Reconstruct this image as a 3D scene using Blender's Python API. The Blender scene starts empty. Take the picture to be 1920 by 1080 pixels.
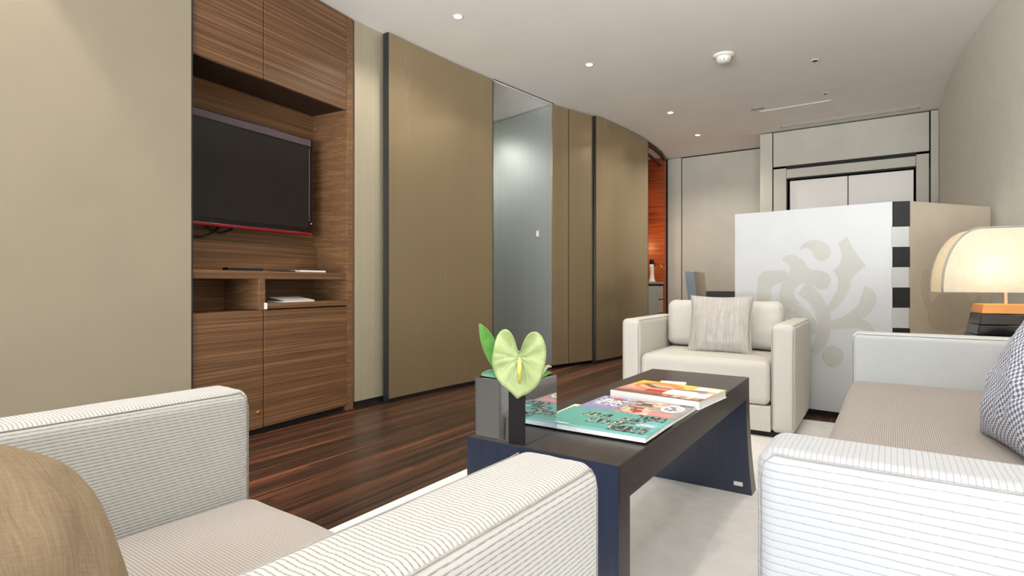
import bpy, bmesh, math, random
from mathutils import Vector, Matrix, noise
random.seed(7)
S = bpy.context.scene
COL = S.collection
PI = math.pi
H, CEIL, TH = 0.83, 2.585, math.radians(34)
FPX, HOR = 1040.0, 532.0

# ------------------------------------------------------------------ camera
cam = bpy.data.objects.new('camera', bpy.data.cameras.new('camera'))
COL.objects.link(cam)
cam.location = (0, 0, H)
cam.rotation_euler = (PI/2, 0, TH)
cam.data.sensor_width = 36
cam.data.lens = 36*FPX/1920
cam.data.shift_y = (HOR-540)/1920
cam.data.clip_start = 0.03
S.camera = cam
S.view_settings.view_transform = 'Standard'
S.view_settings.look = 'None'
S.view_settings.gamma = 1
S.view_settings.use_curve_mapping = False
S.view_settings.exposure = -0.08

# ------------------------------------------------------------------ sky and daylight
w = bpy.data.worlds.new('sky'); S.world = w; w.use_nodes = True
bg = w.node_tree.nodes['Background']
bg.inputs[0].default_value = (0.62, 0.78, 1.0, 1); bg.inputs[1].default_value = 1.2

def area(name, loc, rot, sx, sy, power, color):
    l = bpy.data.lights.new(name, 'AREA'); l.shape = 'RECTANGLE'; l.size = sx; l.size_y = sy
    l.energy = power; l.color = color
    o = bpy.data.objects.new(name, l); COL.objects.link(o); o.location = loc; o.rotation_euler = rot
    return o
# daylight entering by the glazed wall behind the camera
area('sky_daylight', (0.0, -7.2, 2.4), (math.radians(86), 0, 0), 10.0, 4.8, 420, (0.74, 0.86, 1.0))
# lamp added as ground bounce, aimed up through the glass to brighten the ceiling
area('ground_bounce_fill', (0.0, -6.7, -0.35), (math.radians(160), 0, 0), 10.0, 6.0, 6800, (0.92, 0.96, 1.0))

WARM = (1.0, 0.92, 0.82)
def spot(loc, power, size=2.5, blend=0.9, color=WARM, radius=0.035):
    l = bpy.data.lights.new('spot', 'SPOT'); l.energy = power; l.spot_size = size; l.spot_blend = blend
    l.color = color; l.shadow_soft_size = radius
    o = bpy.data.objects.new('spot', l); COL.objects.link(o); o.location = loc
    return o
def point(loc, power, color=WARM, radius=0.04):
    l = bpy.data.lights.new('bulb_light', 'POINT'); l.energy = power; l.color = color; l.shadow_soft_size = radius
    o = bpy.data.objects.new('bulb_light', l); COL.objects.link(o); o.location = loc
    return o

# ------------------------------------------------------------------ materials
def lin(c):
    return tuple(((v/255)/12.92 if v/255 <= 0.04045 else ((v/255+0.055)/1.055)**2.4) for v in c)
MATS = {}
def base_mat(name, rgb, rough=0.5, metal=0.0, spec=0.5):
    m = bpy.data.materials.new(name); m.use_nodes = True
    b = m.node_tree.nodes['Principled BSDF']
    b.inputs['Base Color'].default_value = (*lin(rgb), 1)
    b.inputs['Roughness'].default_value = rough
    b.inputs['Metallic'].default_value = metal
    b.inputs['Specular IOR Level'].default_value = spec
    MATS[name] = m
    return m, m.node_tree, b
def N(nt, t, **kw):
    n = nt.nodes.new(t)
    for k, v in kw.items(): setattr(n, k, v)
    return n
def L(nt, a, b): nt.links.new(a, b)
def coords(nt, scale=(1, 1, 1), rot=(0, 0, 0)):
    tc = N(nt, 'ShaderNodeTexCoord'); mp = N(nt, 'ShaderNodeMapping')
    mp.inputs['Scale'].default_value = scale; mp.inputs['Rotation'].default_value = rot
    L(nt, tc.outputs['Object'], mp.inputs['Vector'])
    return mp.outputs[0]
def noise_n(nt, vec, scale, detail=4, rough=0.6):
    n = N(nt, 'ShaderNodeTexNoise'); n.inputs['Scale'].default_value = scale
    n.inputs['Detail'].default_value = detail; n.inputs['Roughness'].default_value = rough
    L(nt, vec, n.inputs['Vector'])
    return n.outputs['Fac']
def ramp(nt, fac, stops):
    r = N(nt, 'ShaderNodeValToRGB'); e = r.color_ramp.elements
    while len(e) < len(stops): e.new(0.5)
    for k, (p, c) in enumerate(stops):
        e[k].position = p; e[k].color = (*lin(c), 1)
    L(nt, fac, r.inputs[0])
    return r.outputs[0]
def bump(nt, b, hgt, strength=0.2, dist=0.002):
    n = N(nt, 'ShaderNodeBump'); n.inputs['Strength'].default_value = strength; n.inputs['Distance'].default_value = dist
    L(nt, hgt, n.inputs['Height']); L(nt, n.outputs[0], b.inputs['Normal'])
def mathn(nt, op, a, b=None):
    n = N(nt, 'ShaderNodeMath', operation=op)
    for k, v in enumerate((a, b)):
        if v is None: continue
        if isinstance(v, (int, float)): n.inputs[k].default_value = v
        else: L(nt, v, n.inputs[k])
    return n.outputs[0]

def plain(name, rgb, rough=0.5, metal=0.0, spec=0.5, var=0.05, scale=6):
    m, nt, b = base_mat(name, rgb, rough, metal, spec)
    if var:
        f = noise_n(nt, coords(nt), scale)
        lo = tuple(max(0, c*(1-var)) for c in rgb); hi = tuple(min(255, c*(1+var)) for c in rgb)
        L(nt, ramp(nt, f, [(0.3, lo), (0.7, hi)]), b.inputs['Base Color'])
    return m
def emit(name, rgb, strength):
    m, nt, b = base_mat(name, rgb, 0.5)
    b.inputs['Emission Color'].default_value = (*lin(rgb), 1); b.inputs['Emission Strength'].default_value = strength
    return m
def streak(name, stops, scale, nscale=1.0, rough=0.35, metal=0.0, spec=0.5, fine=None, detail=5, bmp=0.0, rvar=0):
    """noise drawn out along one axis: wood grain, brushed metal, slubbed cloth"""
    m, nt, b = base_mat(name, stops[0][1], rough, metal, spec)
    f = noise_n(nt, coords(nt, scale), nscale, detail)
    if fine:
        g = noise_n(nt, coords(nt, fine), nscale, 3)
        f = mathn(nt, 'ADD', mathn(nt, 'MULTIPLY', f, 0.62), mathn(nt, 'MULTIPLY', g, 0.38))
    L(nt, ramp(nt, f, stops), b.inputs['Base Color'])
    if bmp: bump(nt, b, f, bmp, 0.001)
    if rvar:
        L(nt, mathn(nt, 'ADD', mathn(nt, 'MULTIPLY', f, rvar), rough-rvar/2), b.inputs['Roughness'])
    return m

def ribbed(name, light, dark, pitch=0.0072, duty=0.30, rough=0.9, dash=0.011, gap=0.22, top_pitch=None):
    """upholstery cloth with woven cords: across the tops, along the sides"""
    m, nt, b = base_mat(name, light, rough, 0, 0.25)
    tc = N(nt, 'ShaderNodeTexCoord')
    sp = N(nt, 'ShaderNodeSeparateXYZ'); L(nt, tc.outputs['Object'], sp.inputs[0])
    sn = N(nt, 'ShaderNodeSeparateXYZ'); L(nt, tc.outputs['Normal'], sn.inputs[0])
    top = mathn(nt, 'GREATER_THAN', mathn(nt, 'ABSOLUTE', sn.outputs[2]), 0.7)
    mix = N(nt, 'ShaderNodeMix'); mix.data_type = 'FLOAT'
    L(nt, top, mix.inputs[0]); L(nt, sp.outputs[2], mix.inputs[2]); L(nt, mathn(nt, 'MULTIPLY', sp.outputs[1], pitch/(top_pitch or pitch)), mix.inputs[3])
    cord = mathn(nt, 'FRACT', mathn(nt, 'DIVIDE', mix.outputs[0], pitch))
    tri = mathn(nt, 'MULTIPLY', mathn(nt, 'ABSOLUTE', mathn(nt, 'SUBTRACT', cord, 0.5)), 2.0)   # 1 in the groove
    # broken along the cord, so the grooves read as stitches
    al = mathn(nt, 'ADD', sp.outputs[0], mathn(nt, 'MULTIPLY', sp.outputs[1], 0.37))
    row = mathn(nt, 'FLOOR', mathn(nt, 'DIVIDE', mix.outputs[0], pitch))
    st = mathn(nt, 'FRACT', mathn(nt, 'ADD', mathn(nt, 'DIVIDE', al, dash), mathn(nt, 'MULTIPLY', row, 0.43)))
    brk = mathn(nt, 'GREATER_THAN', st, gap)
    wv = noise_n(nt, tc.outputs['Object'], 260, 2)
    g = mathn(nt, 'MULTIPLY', mathn(nt, 'GREATER_THAN', tri, 1-duty), mathn(nt, 'ADD', mathn(nt, 'MULTIPLY', brk, 0.55), 0.45))
    g = mathn(nt, 'MULTIPLY', g, mathn(nt, 'ADD', 0.55, mathn(nt, 'MULTIPLY', wv, 0.8)))
    cm = N(nt, 'ShaderNodeMix'); cm.data_type = 'RGBA'
    L(nt, g, cm.inputs[0]); cm.inputs[6].default_value = (*lin(light), 1); cm.inputs[7].default_value = (*lin(dark), 1)
    L(nt, cm.outputs[2], b.inputs['Base Color'])
    hgt = mathn(nt, 'ADD', mathn(nt, 'SUBTRACT', 1.0, mathn(nt, 'POWER', tri, 2.0)), mathn(nt, 'MULTIPLY', wv, 0.5))
    bump(nt, b, hgt, 0.22, 0.0012)
    b.inputs['Sheen Weight'].default_value = 0.15
    return m

plain('ceiling_paint', (244, 240, 234), 0.9, var=0.01, scale=2)
plain('wall_panel', (190, 185, 171), 0.55, var=0.025, scale=3)
plain('passage_paint', (224, 226, 222), 0.7, var=0.01)
plain('beige_lacquer', (160, 149, 129), 0.5, var=0.02, scale=2)
streak('linen_paper', [(0.3, (208, 205, 194)), (0.7, (224, 221, 210))], (60, 60, 90), 1.0, 0.8, fine=(9, 9, 9), detail=6, bmp=0.25)
streak('bronze_panel', [(0.3, (172, 154, 122)), (0.7, (182, 164, 131))], (5, 5, 0.15), 1.0, 0.27, 0.7, fine=(60, 60, 0.3), rvar=0.03)
streak('champagne_panel', [(0.3, (172, 162, 138)), (0.7, (190, 180, 156))], (6, 6, 0.3), 1.0, 0.42, 0.35, fine=(60, 60, 0.4))
streak('silver_panel', [(0.3, (182, 188, 184)), (0.7, (196, 200, 194))], (9, 9, 0.2), 1.0, 0.34, 0.7, fine=(70, 70, 0.4), rvar=0.03)
plain('dark_metal', (64, 66, 68), 0.35, 0.7, var=0.04)
plain('black_gap', (18, 15, 13), 0.7, var=0.05)
streak('walnut', [(0.34, (66, 44, 28)), (0.43, (120, 86, 56)), (0.48, (82, 56, 36)), (0.53, (142, 104, 70)), (0.58, (90, 62, 40)), (0.66, (134, 98, 66))],
       (0.22, 2, 44), 1.0, 0.42, 0, 0.4, fine=(0.5, 4, 150), detail=3)
streak('walnut_side', [(0.36, (92, 64, 42)), (0.45, (124, 90, 60)), (0.50, (104, 74, 48)), (0.55, (140, 104, 70)), (0.64, (116, 82, 54))],
       (8, 3, 46), 1.0, 0.42, 0, 0.4, fine=(14, 6, 150))
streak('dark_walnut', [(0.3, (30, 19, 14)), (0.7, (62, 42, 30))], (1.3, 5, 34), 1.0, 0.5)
streak('red_wood', [(0.3, (120, 48, 20)), (0.5, (168, 78, 34)), (0.7, (190, 100, 48))], (2, 2, 46), 1.0, 0.4)
def floor_mat():
    m, nt, b = base_mat('floor_wood', (80, 52, 38), 0.30, 0, 0.4)
    tc = N(nt, 'ShaderNodeTexCoord'); sp = N(nt, 'ShaderNodeSeparateXYZ'); L(nt, tc.outputs['Object'], sp.inputs[0])
    strip = mathn(nt, 'FLOOR', mathn(nt, 'DIVIDE', sp.outputs[0], 0.043))
    w1 = N(nt, 'ShaderNodeTexWhiteNoise'); w1.noise_dimensions = '1D'; L(nt, strip, w1.inputs['W'])
    seg = mathn(nt, 'FLOOR', mathn(nt, 'ADD', mathn(nt, 'DIVIDE', sp.outputs[1], 0.95), mathn(nt, 'MULTIPLY', w1.outputs['Value'], 7.0)))
    w2 = N(nt, 'ShaderNodeTexWhiteNoise'); w2.noise_dimensions = '1D'; L(nt, mathn(nt, 'ADD', mathn(nt, 'MULTIPLY', strip, 17.3), seg), w2.inputs['W'])
    f = noise_n(nt, coords(nt, (30, 0.3, 1)), 1.0, 2); g = noise_n(nt, coords(nt, (120, 0.9, 1)), 1.0, 2)
    v = mathn(nt, 'ADD', mathn(nt, 'MULTIPLY', f, 0.95), mathn(nt, 'MULTIPLY', g, 0.75))
    v = mathn(nt, 'SUBTRACT', v, 0.36)
    v = mathn(nt, 'ADD', v, mathn(nt, 'MULTIPLY', mathn(nt, 'SUBTRACT', w2.outputs['Value'], 0.5), 0.15))
    L(nt, ramp(nt, v, [(0.32, (34, 25, 22)), (0.40, (62, 42, 33)), (0.46, (40, 29, 25)), (0.53, (92, 59, 43)), (0.58, (56, 39, 32)), (0.68, (126, 78, 53))]), b.inputs['Base Color'])
floor_mat()
streak('wenge', [(0.3, (24, 19, 17)), (0.6, (44, 34, 30)), (0.75, (66, 54, 47))], (50, 2.2, 50), 1.0, 0.32, 0, 0.5, fine=(160, 6, 160), bmp=0.05)
streak('wenge_sky_blue', [(0.3, (30, 40, 62)), (0.7, (36, 48, 74))], (60, 60, 3), 1.0, 0.25, 0, 0.9)  # sky reflection painted as dark blue on the table's end faces
ribbed('cord_cloth', (186, 184, 180), (140, 136, 131), 0.0056)
ribbed('cord_sofa', (170, 171, 174), (138, 137, 138), 0.0098, 0.16, dash=0.019, gap=0.52, top_pitch=0.0064)
ribbed('cord_seat', (172, 164, 157), (134, 126, 119), 0.0050, 0.34)
ribbed('cord_sofa_seat', (160, 152, 145), (122, 113, 107), 0.0050, 0.34)
streak('plain_cloth', [(0.3, (202, 198, 190)), (0.7, (212, 208, 200))], (300, 300, 300), 1.0, 0.9, 0, 0.2, bmp=0.2)
streak('arm_cloth', [(0.3, (188, 191, 191)), (0.7, (199, 202, 202))], (260, 260, 260), 1.0, 0.9, 0, 0.2, bmp=0.2)
streak('silver_cloth', [(0.32, (160, 153, 146)), (0.68, (200, 194, 188))], (120, 7, 7), 1.0, 0.5, 0, 0.5, fine=(330, 26, 26), bmp=0.1)
streak('tan_cloth', [(0.34, (132, 113, 90)), (0.66, (156, 137, 112))], (420, 26, 26), 1.0, 0.8, 0, 0.25, fine=(60, 520, 60), detail=2, bmp=0.12)
streak('seam_thread', [(0.3, (140, 136, 131)), (0.7, (156, 152, 147))], (200, 200, 200), 1.0, 0.9)
streak('rug_pile', [(0.3, (222, 219, 216)), (0.7, (238, 236, 234))], (14, 14, 14), 1.0, 0.95, 0, 0.1, fine=(160, 160, 160), bmp=0.5)
plain('screen_white', (194, 195, 196), 0.35, var=0.01)
plain('motif_grey', (182, 181, 174), 0.4, var=0.02)
plain('screen_taupe', (198, 185, 165), 0.4, var=0.02)
plain('motif_taupe', (187, 173, 152), 0.4, var=0.02)
plain('band_black', (22, 22, 24), 0.45, var=0.1)
plain('band_white', (192, 192, 190), 0.45, var=0.01)
plain('door_white', (232, 226, 218), 0.35, var=0.015, scale=1.5)
plain('white_plastic', (236, 232, 224), 0.4, var=0.01)
plain('pale_grille', (200, 196, 186), 0.6, var=0.01)
plain('grey_plastic', (150, 146, 138), 0.5, var=0.02)
plain('tv_black', (14, 13, 14), 0.15, var=0.05)
plain('tv_screen', (34, 30, 27), 0.10, 0, 0.45, var=0.02, scale=2)
plain('tv_red', (132, 14, 34), 0.18, var=0.05)
plain('tv_grey', (88, 76, 80), 0.25, var=0.03)
emit('led_red', (255, 60, 60), 4)
plain('black_lacquer', (12, 11, 12), 0.12, 0, 0.35, var=0.05)
plain('smoked_mirror', (196, 200, 208), 0.015, 1.0, 0.5, var=0)
plain('daylit_edge_blue', (128, 138, 152), 0.5, var=0.03)
plain('brown_lacquer', (44, 32, 28), 0.2, 0, 0.35, var=0.05)
plain('amber_band', (226, 150, 70), 0.35, var=0.05)
plain('blue_leather', (108, 120, 138), 0.5, var=0.03)
plain('chair_cloth', (186, 178, 158), 0.8, var=0.03)
plain('brass', (214, 160, 80), 0.2, 0.9, var=0.03)
plain('paper_white', (240, 240, 238), 0.5, var=0.01)
plain('paper_cream', (236, 224, 196), 0.5, var=0.02)
plain('paper_grey', (206, 204, 202), 0.6, var=0.02)
plain('print_teal', (96, 172, 160), 0.28, var=0.04)
plain('print_aqua', (118, 186, 188), 0.28, var=0.04)
plain('print_lilac', (150, 148, 196), 0.28, var=0.05)
plain('print_red', (206, 44, 56), 0.3, var=0.05)
plain('print_pink', (226, 140, 140), 0.3, var=0.06)
plain('print_orange', (226, 140, 64), 0.3, var=0.08)
plain('print_yellow', (238, 200, 74), 0.3, var=0.06)
plain('print_brown', (128, 92, 72), 0.3, var=0.1, scale=30)
plain('print_grey', (158, 150, 142), 0.3, var=0.12, scale=40)
plain('print_dark', (40, 38, 56), 0.3, var=0.1)
plain('print_skin', (224, 178, 150), 0.3, var=0.06)
plain('stem_green', (96, 138, 62), 0.5, var=0.1, scale=40)
emit('lamp_glow', (255, 236, 205), 14)
emit('bulb_glow', (255, 226, 185), 2.5)

def mottled(name, a, b_, c, scale):
    m, nt, b = base_mat(name, a, 0.35)
    v = N(nt, 'ShaderNodeTexVoronoi'); v.inputs['Scale'].default_value = scale
    L(nt, coords(nt), v.inputs['Vector'])
    sp = N(nt, 'ShaderNodeSeparateColor'); L(nt, v.outputs['Color'], sp.inputs[0])
    L(nt, ramp(nt, sp.outputs[0], [(0.2, a), (0.5, b_), (0.8, c)]), b.inputs['Base Color'])
mottled('print_letters', (206, 200, 184), (120, 130, 122), (40, 40, 50), 170)
mottled('print_photo', (206, 150, 120), (226, 210, 190), (120, 80, 70), 70)
mottled('print_text', (235, 235, 235), (200, 190, 210), (70, 60, 90), 150)

def leafmat(name, a, b_, vein, rough=0.4, trans=0.25):
    m, nt, b = base_mat(name, a, rough)
    f = noise_n(nt, coords(nt), 28, 4)
    L(nt, ramp(nt, f, [(0.3, a), (0.7, b_)]), b.inputs['Base Color'])
    b.inputs['Subsurface Weight'].default_value = 0.0
    b.inputs['Transmission Weight'].default_value = 0.0
    return m
leafmat('spathe_green', (152, 172, 104), (186, 199, 142), None)
leafmat('spathe_vein', (198, 208, 160), (208, 215, 172), None)
leafmat('leaf_green', (76, 134, 54), (112, 168, 82), None)
leafmat('leaf_teal', (84, 140, 112), (120, 172, 140), None)
leafmat('spadix', (196, 196, 90), (220, 214, 120), None)

def checkmat(name, a, b_, size):
    m, nt, b = base_mat(name, a, 0.85, 0, 0.2)
    ch = N(nt, 'ShaderNodeTexChecker'); ch.inputs['Scale'].default_value = 1/size
    mp = N(nt, 'ShaderNodeMapping'); tc = N(nt, 'ShaderNodeTexCoord')
    mp.inputs['Rotation'].default_value = (0, 0, math.radians(8)); mp.inputs['Location'].default_value = (0, 0, 5)
    sp = N(nt, 'ShaderNodeSeparateXYZ'); L(nt, tc.outputs['Object'], sp.inputs[0])
    cb = N(nt, 'ShaderNodeCombineXYZ'); L(nt, sp.outputs[0], cb.inputs[0]); L(nt, sp.outputs[1], cb.inputs[1]); cb.inputs[2].default_value = 0.0
    L(nt, cb.outputs[0], mp.inputs[0]); L(nt, mp.outputs[0], ch.inputs['Vector'])
    mix = N(nt, 'ShaderNodeMix'); mix.data_type = 'RGBA'
    L(nt, ch.outputs['Fac'], mix.inputs[0]); mix.inputs[6].default_value = (*lin(a), 1); mix.inputs[7].default_value = (*lin(b_), 1)
    L(nt, mix.outputs[2], b.inputs['Base Color'])
checkmat('blue_check', (214, 216, 224), (112, 120, 142), 0.0085)

def shade_mat():
    m = bpy.data.materials.new('shade_cloth'); m.use_nodes = True; nt = m.node_tree
    out = nt.nodes['Material Output']; nt.nodes.remove(nt.nodes['Principled BSDF'])
    d = N(nt, 'ShaderNodeBsdfDiffuse'); t = N(nt, 'ShaderNodeBsdfTranslucent'); mx = N(nt, 'ShaderNodeMixShader')
    f = noise_n(nt, coords(nt), 40, 3)
    c = ramp(nt, f, [(0.3, (228, 222, 206)), (0.7, (236, 231, 217))])
    L(nt, c, d.inputs[0]); L(nt, c, t.inputs[0]); mx.inputs[0].default_value = 0.5
    L(nt, d.outputs[0], mx.inputs[1]); L(nt, t.outputs[0], mx.inputs[2]); L(nt, mx.outputs[0], out.inputs[0])
    MATS['shade_cloth'] = m
shade_mat()
def glass_mat():
    m = bpy.data.materials.new('pane_glass'); m.use_nodes = True; nt = m.node_tree
    out = nt.nodes['Material Output']; nt.nodes.remove(nt.nodes['Principled BSDF'])
    g = N(nt, 'ShaderNodeBsdfGlossy'); g.inputs['Roughness'].default_value = 0.0
    t = N(nt, 'ShaderNodeBsdfTransparent'); mx = N(nt, 'ShaderNodeMixShader'); mx.inputs[0].default_value = 0.06
    L(nt, t.outputs[0], mx.inputs[1]); L(nt, g.outputs[0], mx.inputs[2]); L(nt, mx.outputs[0], out.inputs[0])
    MATS['pane_glass'] = m
glass_mat()

# ------------------------------------------------------------------ mesh helpers
def obj(name, bm, mats, parent=None, smooth=False, wn=False):
    me = bpy.data.meshes.new(name)
    bmesh.ops.recalc_face_normals(bm, faces=bm.faces[:])
    bm.to_mesh(me); bm.free()
    for k in ([mats] if isinstance(mats, str) else mats): me.materials.append(MATS[k])
    if smooth:
        for p in me.polygons: p.use_smooth = True
        if smooth == 'angle': me.set_sharp_from_angle(angle=math.radians(30))
    o = bpy.data.objects.new(name, me); COL.objects.link(o)
    if parent: o.parent = parent
    if wn:
        md = o.modifiers.new('normals', 'WEIGHTED_NORMAL'); md.keep_sharp = True; md.weight = 100
    return o
def thing(name, label, cat, loc=(0, 0, 0), rz=0, group=None):
    o = bpy.data.objects.new(name, None); COL.objects.link(o); o.empty_display_size = 0.1
    o.location = loc; o.rotation_euler = (0, 0, rz)
    return tag(o, label, cat, group)
def tag(o, label, cat, group=None):
    o['label'] = label; o['category'] = cat
    if group: o['group'] = group
    return o
def struct(o):
    o['kind'] = 'structure'; return o
def NB(): return bmesh.new()
def box(bm, x0, y0, z0, x1, y1, z1, mi=0):
    v = [bm.verts.new(p) for p in ((x0,y0,z0),(x1,y0,z0),(x1,y1,z0),(x0,y1,z0),(x0,y0,z1),(x1,y0,z1),(x1,y1,z1),(x0,y1,z1))]
    for f in ((0,3,2,1),(4,5,6,7),(0,1,5,4),(1,2,6,5),(2,3,7,6),(3,0,4,7)):
        fc = bm.faces.new([v[i] for i in f]); fc.material_index = mi
    return bm
def bbox(x0, y0, z0, x1, y1, z1, r=0.003, seg=2):
    bm = box(NB(), x0, y0, z0, x1, y1, z1)
    bmesh.ops.bevel(bm, geom=bm.edges[:], offset=r, segments=seg, profile=0.5, affect='EDGES')
    return bm
def prism(bm, pts, z0, z1, mi=0):
    a = [bm.verts.new((p[0], p[1], z0)) for p in pts]; b = [bm.verts.new((p[0], p[1], z1)) for p in pts]
    n = len(pts)
    for f in [a[::-1], b] + [[a[i], a[(i+1) % n], b[(i+1) % n], b[i]] for i in range(n)]:
        bm.faces.new(f).material_index = mi
    return bm
def ribbon(pts, z0, z1, t):
    """upright slab following a plan curve, thickness t to the left of its direction"""
    bm = NB(); P = [Vector(p) for p in pts]; cols = []
    for i, p in enumerate(P):
        d = (P[min(i+1, len(P)-1)] - P[max(i-1, 0)]).normalized(); q = p + Vector((-d.y, d.x))*t
        cols.append([bm.verts.new((a.x, a.y, z)) for a, z in ((p, z0), (p, z1), (q, z1), (q, z0))])
    for a, b in zip(cols, cols[1:]):
        for k in range(4): bm.faces.new((a[k], b[k], b[(k+1) % 4], a[(k+1) % 4]))
    bm.faces.new(cols[0]); bm.faces.new(cols[-1][::-1])
    return bm
def rbox(x0, y0, z0, x1, y1, z1, r=0.03, k=4, m=10, puff=None):
    """soft box: rounded on every edge, optional displacement puff(p, n) -> vector"""
    bm = NB(); c = Vector(((x0+x1)/2, (y0+y1)/2, (z0+z1)/2)); h = Vector(((x1-x0)/2, (y1-y0)/2, (z1-z0)/2))
    r = min(r, min(h)*0.98)
    def axis(hh):
        a = [-hh + r - r*math.tan(PI/4*(1-i/k)) for i in range(k)]
        mid = [(-hh+r) + (2*(hh-r))*i/m for i in range(m+1)]
        return a + mid + [-q for q in a[::-1]]
    A = [axis(h.x), axis(h.y), axis(h.z)]; cache = {}
    def V(p):
        key = (round(p.x, 5), round(p.y, 5), round(p.z, 5))
        if key not in cache:
            inn = Vector([max(-(h[i]-r), min(h[i]-r, p[i])) for i in range(3)])
            d = p-inn; n = d.normalized() if d.length > 1e-9 else Vector((0, 0, 1))
            q = inn+n*r
            if puff: q = q + puff(Vector([q[i]/h[i] for i in range(3)]), n)
            cache[key] = bm.verts.new(q+c)
        return cache[key]
    for ax in range(3):
        u, v = [(1, 2), (2, 0), (0, 1)][ax]
        for s in (-1, 1):
            for i in range(len(A[u])-1):
                for j in range(len(A[v])-1):
                    q = []
                    for di, dj in ((0, 0), (1, 0), (1, 1), (0, 1)):
                        p = Vector((0, 0, 0)); p[ax] = s*h[ax]; p[u] = A[u][i+di]; p[v] = A[v][j+dj]; q.append(V(p))
                    if len(set(q)) == 4:
                        try: bm.faces.new(q if s > 0 else q[::-1])
                        except ValueError: pass
    return bm
def tube(bm, pts, r, n=8, mi=0, cap=True):
    P = [Vector(p) for p in pts]; rings = []
    R = r if isinstance(r, (list, tuple)) else [r]*len(P)
    up = None
    for i, p in enumerate(P):
        d = (P[min(i+1, len(P)-1)]-P[max(i-1, 0)]).normalized()
        if up is None:
            up = d.orthogonal().normalized()
        up = (up - d*up.dot(d)).normalized(); s = d.cross(up)
        rings.append([bm.verts.new(p + (up*math.cos(2*PI*k/n)+s*math.sin(2*PI*k/n))*R[i]) for k in range(n)])
    for a, b in zip(rings, rings[1:]):
        for k in range(n): bm.faces.new((a[k], a[(k+1) % n], b[(k+1) % n], b[k])).material_index = mi
    if cap:
        bm.faces.new(rings[0][::-1]).material_index = mi; bm.faces.new(rings[-1]).material_index = mi
    return bm
def lathe(bm, prof, c=(0, 0, 0), n=32, mi=0):
    rings = []
    for r, z in prof:
        rings.append([bm.verts.new((c[0]+max(r, 1e-4)*math.cos(2*PI*k/n), c[1]+max(r, 1e-4)*math.sin(2*PI*k/n), c[2]+z)) for k in range(n)])
    for a, b in zip(rings, rings[1:]):
        for k in range(n): bm.faces.new((a[k], a[(k+1) % n], b[(k+1) % n], b[k])).material_index = mi
    bm.faces.new(rings[0][::-1]).material_index = mi; bm.faces.new(rings[-1]).material_index = mi
    return bm
def pillow_bm(wd, ht, t, n=26, pinch=0.07, seed=0, pw=0.42, cut=0.0):
    """scatter cushion in its own xy plane, front to +z"""
    bm = NB(); g = {}
    for s in (1, -1):
        for i in range(n+1):
            for j in range(n+1):
                edge = i in (0, n) or j in (0, n)
                if s < 0 and edge: g[s, i, j] = g[1, i, j]; continue
                u, v = -math.cos(PI*i/n), -math.cos(PI*j/n)
                u = 0.5*u+0.5*(2*i/n-1); v = 0.5*v+0.5*(2*j/n-1)
                x = wd/2*u*(1-pinch*(1-v*v)); y = ht/2*v*(1-pinch*(1-u*u))
                x *= 1-cut*u*u*v*v; y *= 1-cut*u*u*v*v
                z = t/2*max(0, (1-u**2)*(1-v**2))**pw
                if not edge:
                    z *= 1 + 0.10*noise.noise(Vector((u*2.3+seed, v*2.3, s*3)))
                    z += 0.010*noise.noise(Vector((u*5+seed, v*5, s*7)))*min(1, 3*(1-abs(u)))*min(1, 3*(1-abs(v)))
                g[s, i, j] = bm.verts.new((x, y, s*z))
        for i in range(n):
            for j in range(n):
                q = [g[s, i, j], g[s, i+1, j], g[s, i+1, j+1], g[s, i, j+1]]
                bm.faces.new(q if s > 0 else q[::-1])
    return bm
def at_y(px, y):
    r = (px-960)/FPX; a = r*math.cos(TH)-math.sin(TH); b = r*math.sin(TH)+math.cos(TH)
    return a/b*y

# ------------------------------------------------------------------ the room shell
def xL(y): return -2.93+(max(y, 0.2)-2.5)**2/18
def xR(y): return 0.44+(max(0, 6.4-max(y, -0.6)))**2/26
def span(a, b, n): return [a+(b-a)*i/n for i in range(n+1)]

fl = NB(); box(fl, -4.6, -3.6, -0.1, 3.2, 7.9, 0.0); struct(obj('floor', fl, 'floor_wood'))
ce = NB(); box(ce, -4.6, -3.6, CEIL, 3.2, 7.9, CEIL+0.12); struct(obj('ceiling', ce, 'ceiling_paint'))

struct(obj('wall_right', ribbon([(xR(y), y) for y in span(7.8, -3.5, 56)], 0, CEIL, 0.12), 'linen_paper', smooth='angle'))
struct(obj('wall_left', ribbon([(xL(y)-0.02, y) for y in span(-3.5, 1.06, 24)], 0, CEIL, 0.1), 'champagne_panel'))
struct(obj('wall_left_middle', ribbon([(xL(y), y) for y in span(2.475, 3.86, 12)], 0.045, CEIL, 0.06), 'champagne_panel', None, 'angle'))
struct(obj('baseboard_left', ribbon([(xL(y)-0.012, y) for y in span(2.475, 3.86, 12)], 0, 0.045, 0.04), 'black_gap'))

# passage behind the sliding panel and the corner of the metal clad column
struct(obj('wall_passage_side', ribbon([(-2.90, 3.87), (-4.5, 4.0)], 0, CEIL, 0.0-0.1), 'passage_paint'))
struct(obj('wall_passage_end', ribbon([(-4.5, 2.6), (-4.5, 5.4)], 0, CEIL, 0.1), 'passage_paint'))
ret = [(-2.705, 4.705), (-3.2, 4.81), (-4.48, 5.08)]
struct(obj('wall_return', ribbon(ret[::-1], 0.035, CEIL-0.012, 0.05), 'silver_panel'))
colc = [(-2.695, 4.702), (-2.665, 4.80), (-2.632, 4.905), (-2.628, 4.918), (-2.585, 5.07), (-2.545, 5.20), (-2.53, 5.25)]
struct(obj('wall_column', ribbon(colc[:3], 0.035, CEIL-0.012, 0.04), 'bronze_panel', None, 'angle'))
struct(obj('wall_column_second', ribbon(colc[3:], 0.035, CEIL-0.012, 0.04), 'bronze_panel', None, 'angle'))
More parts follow.
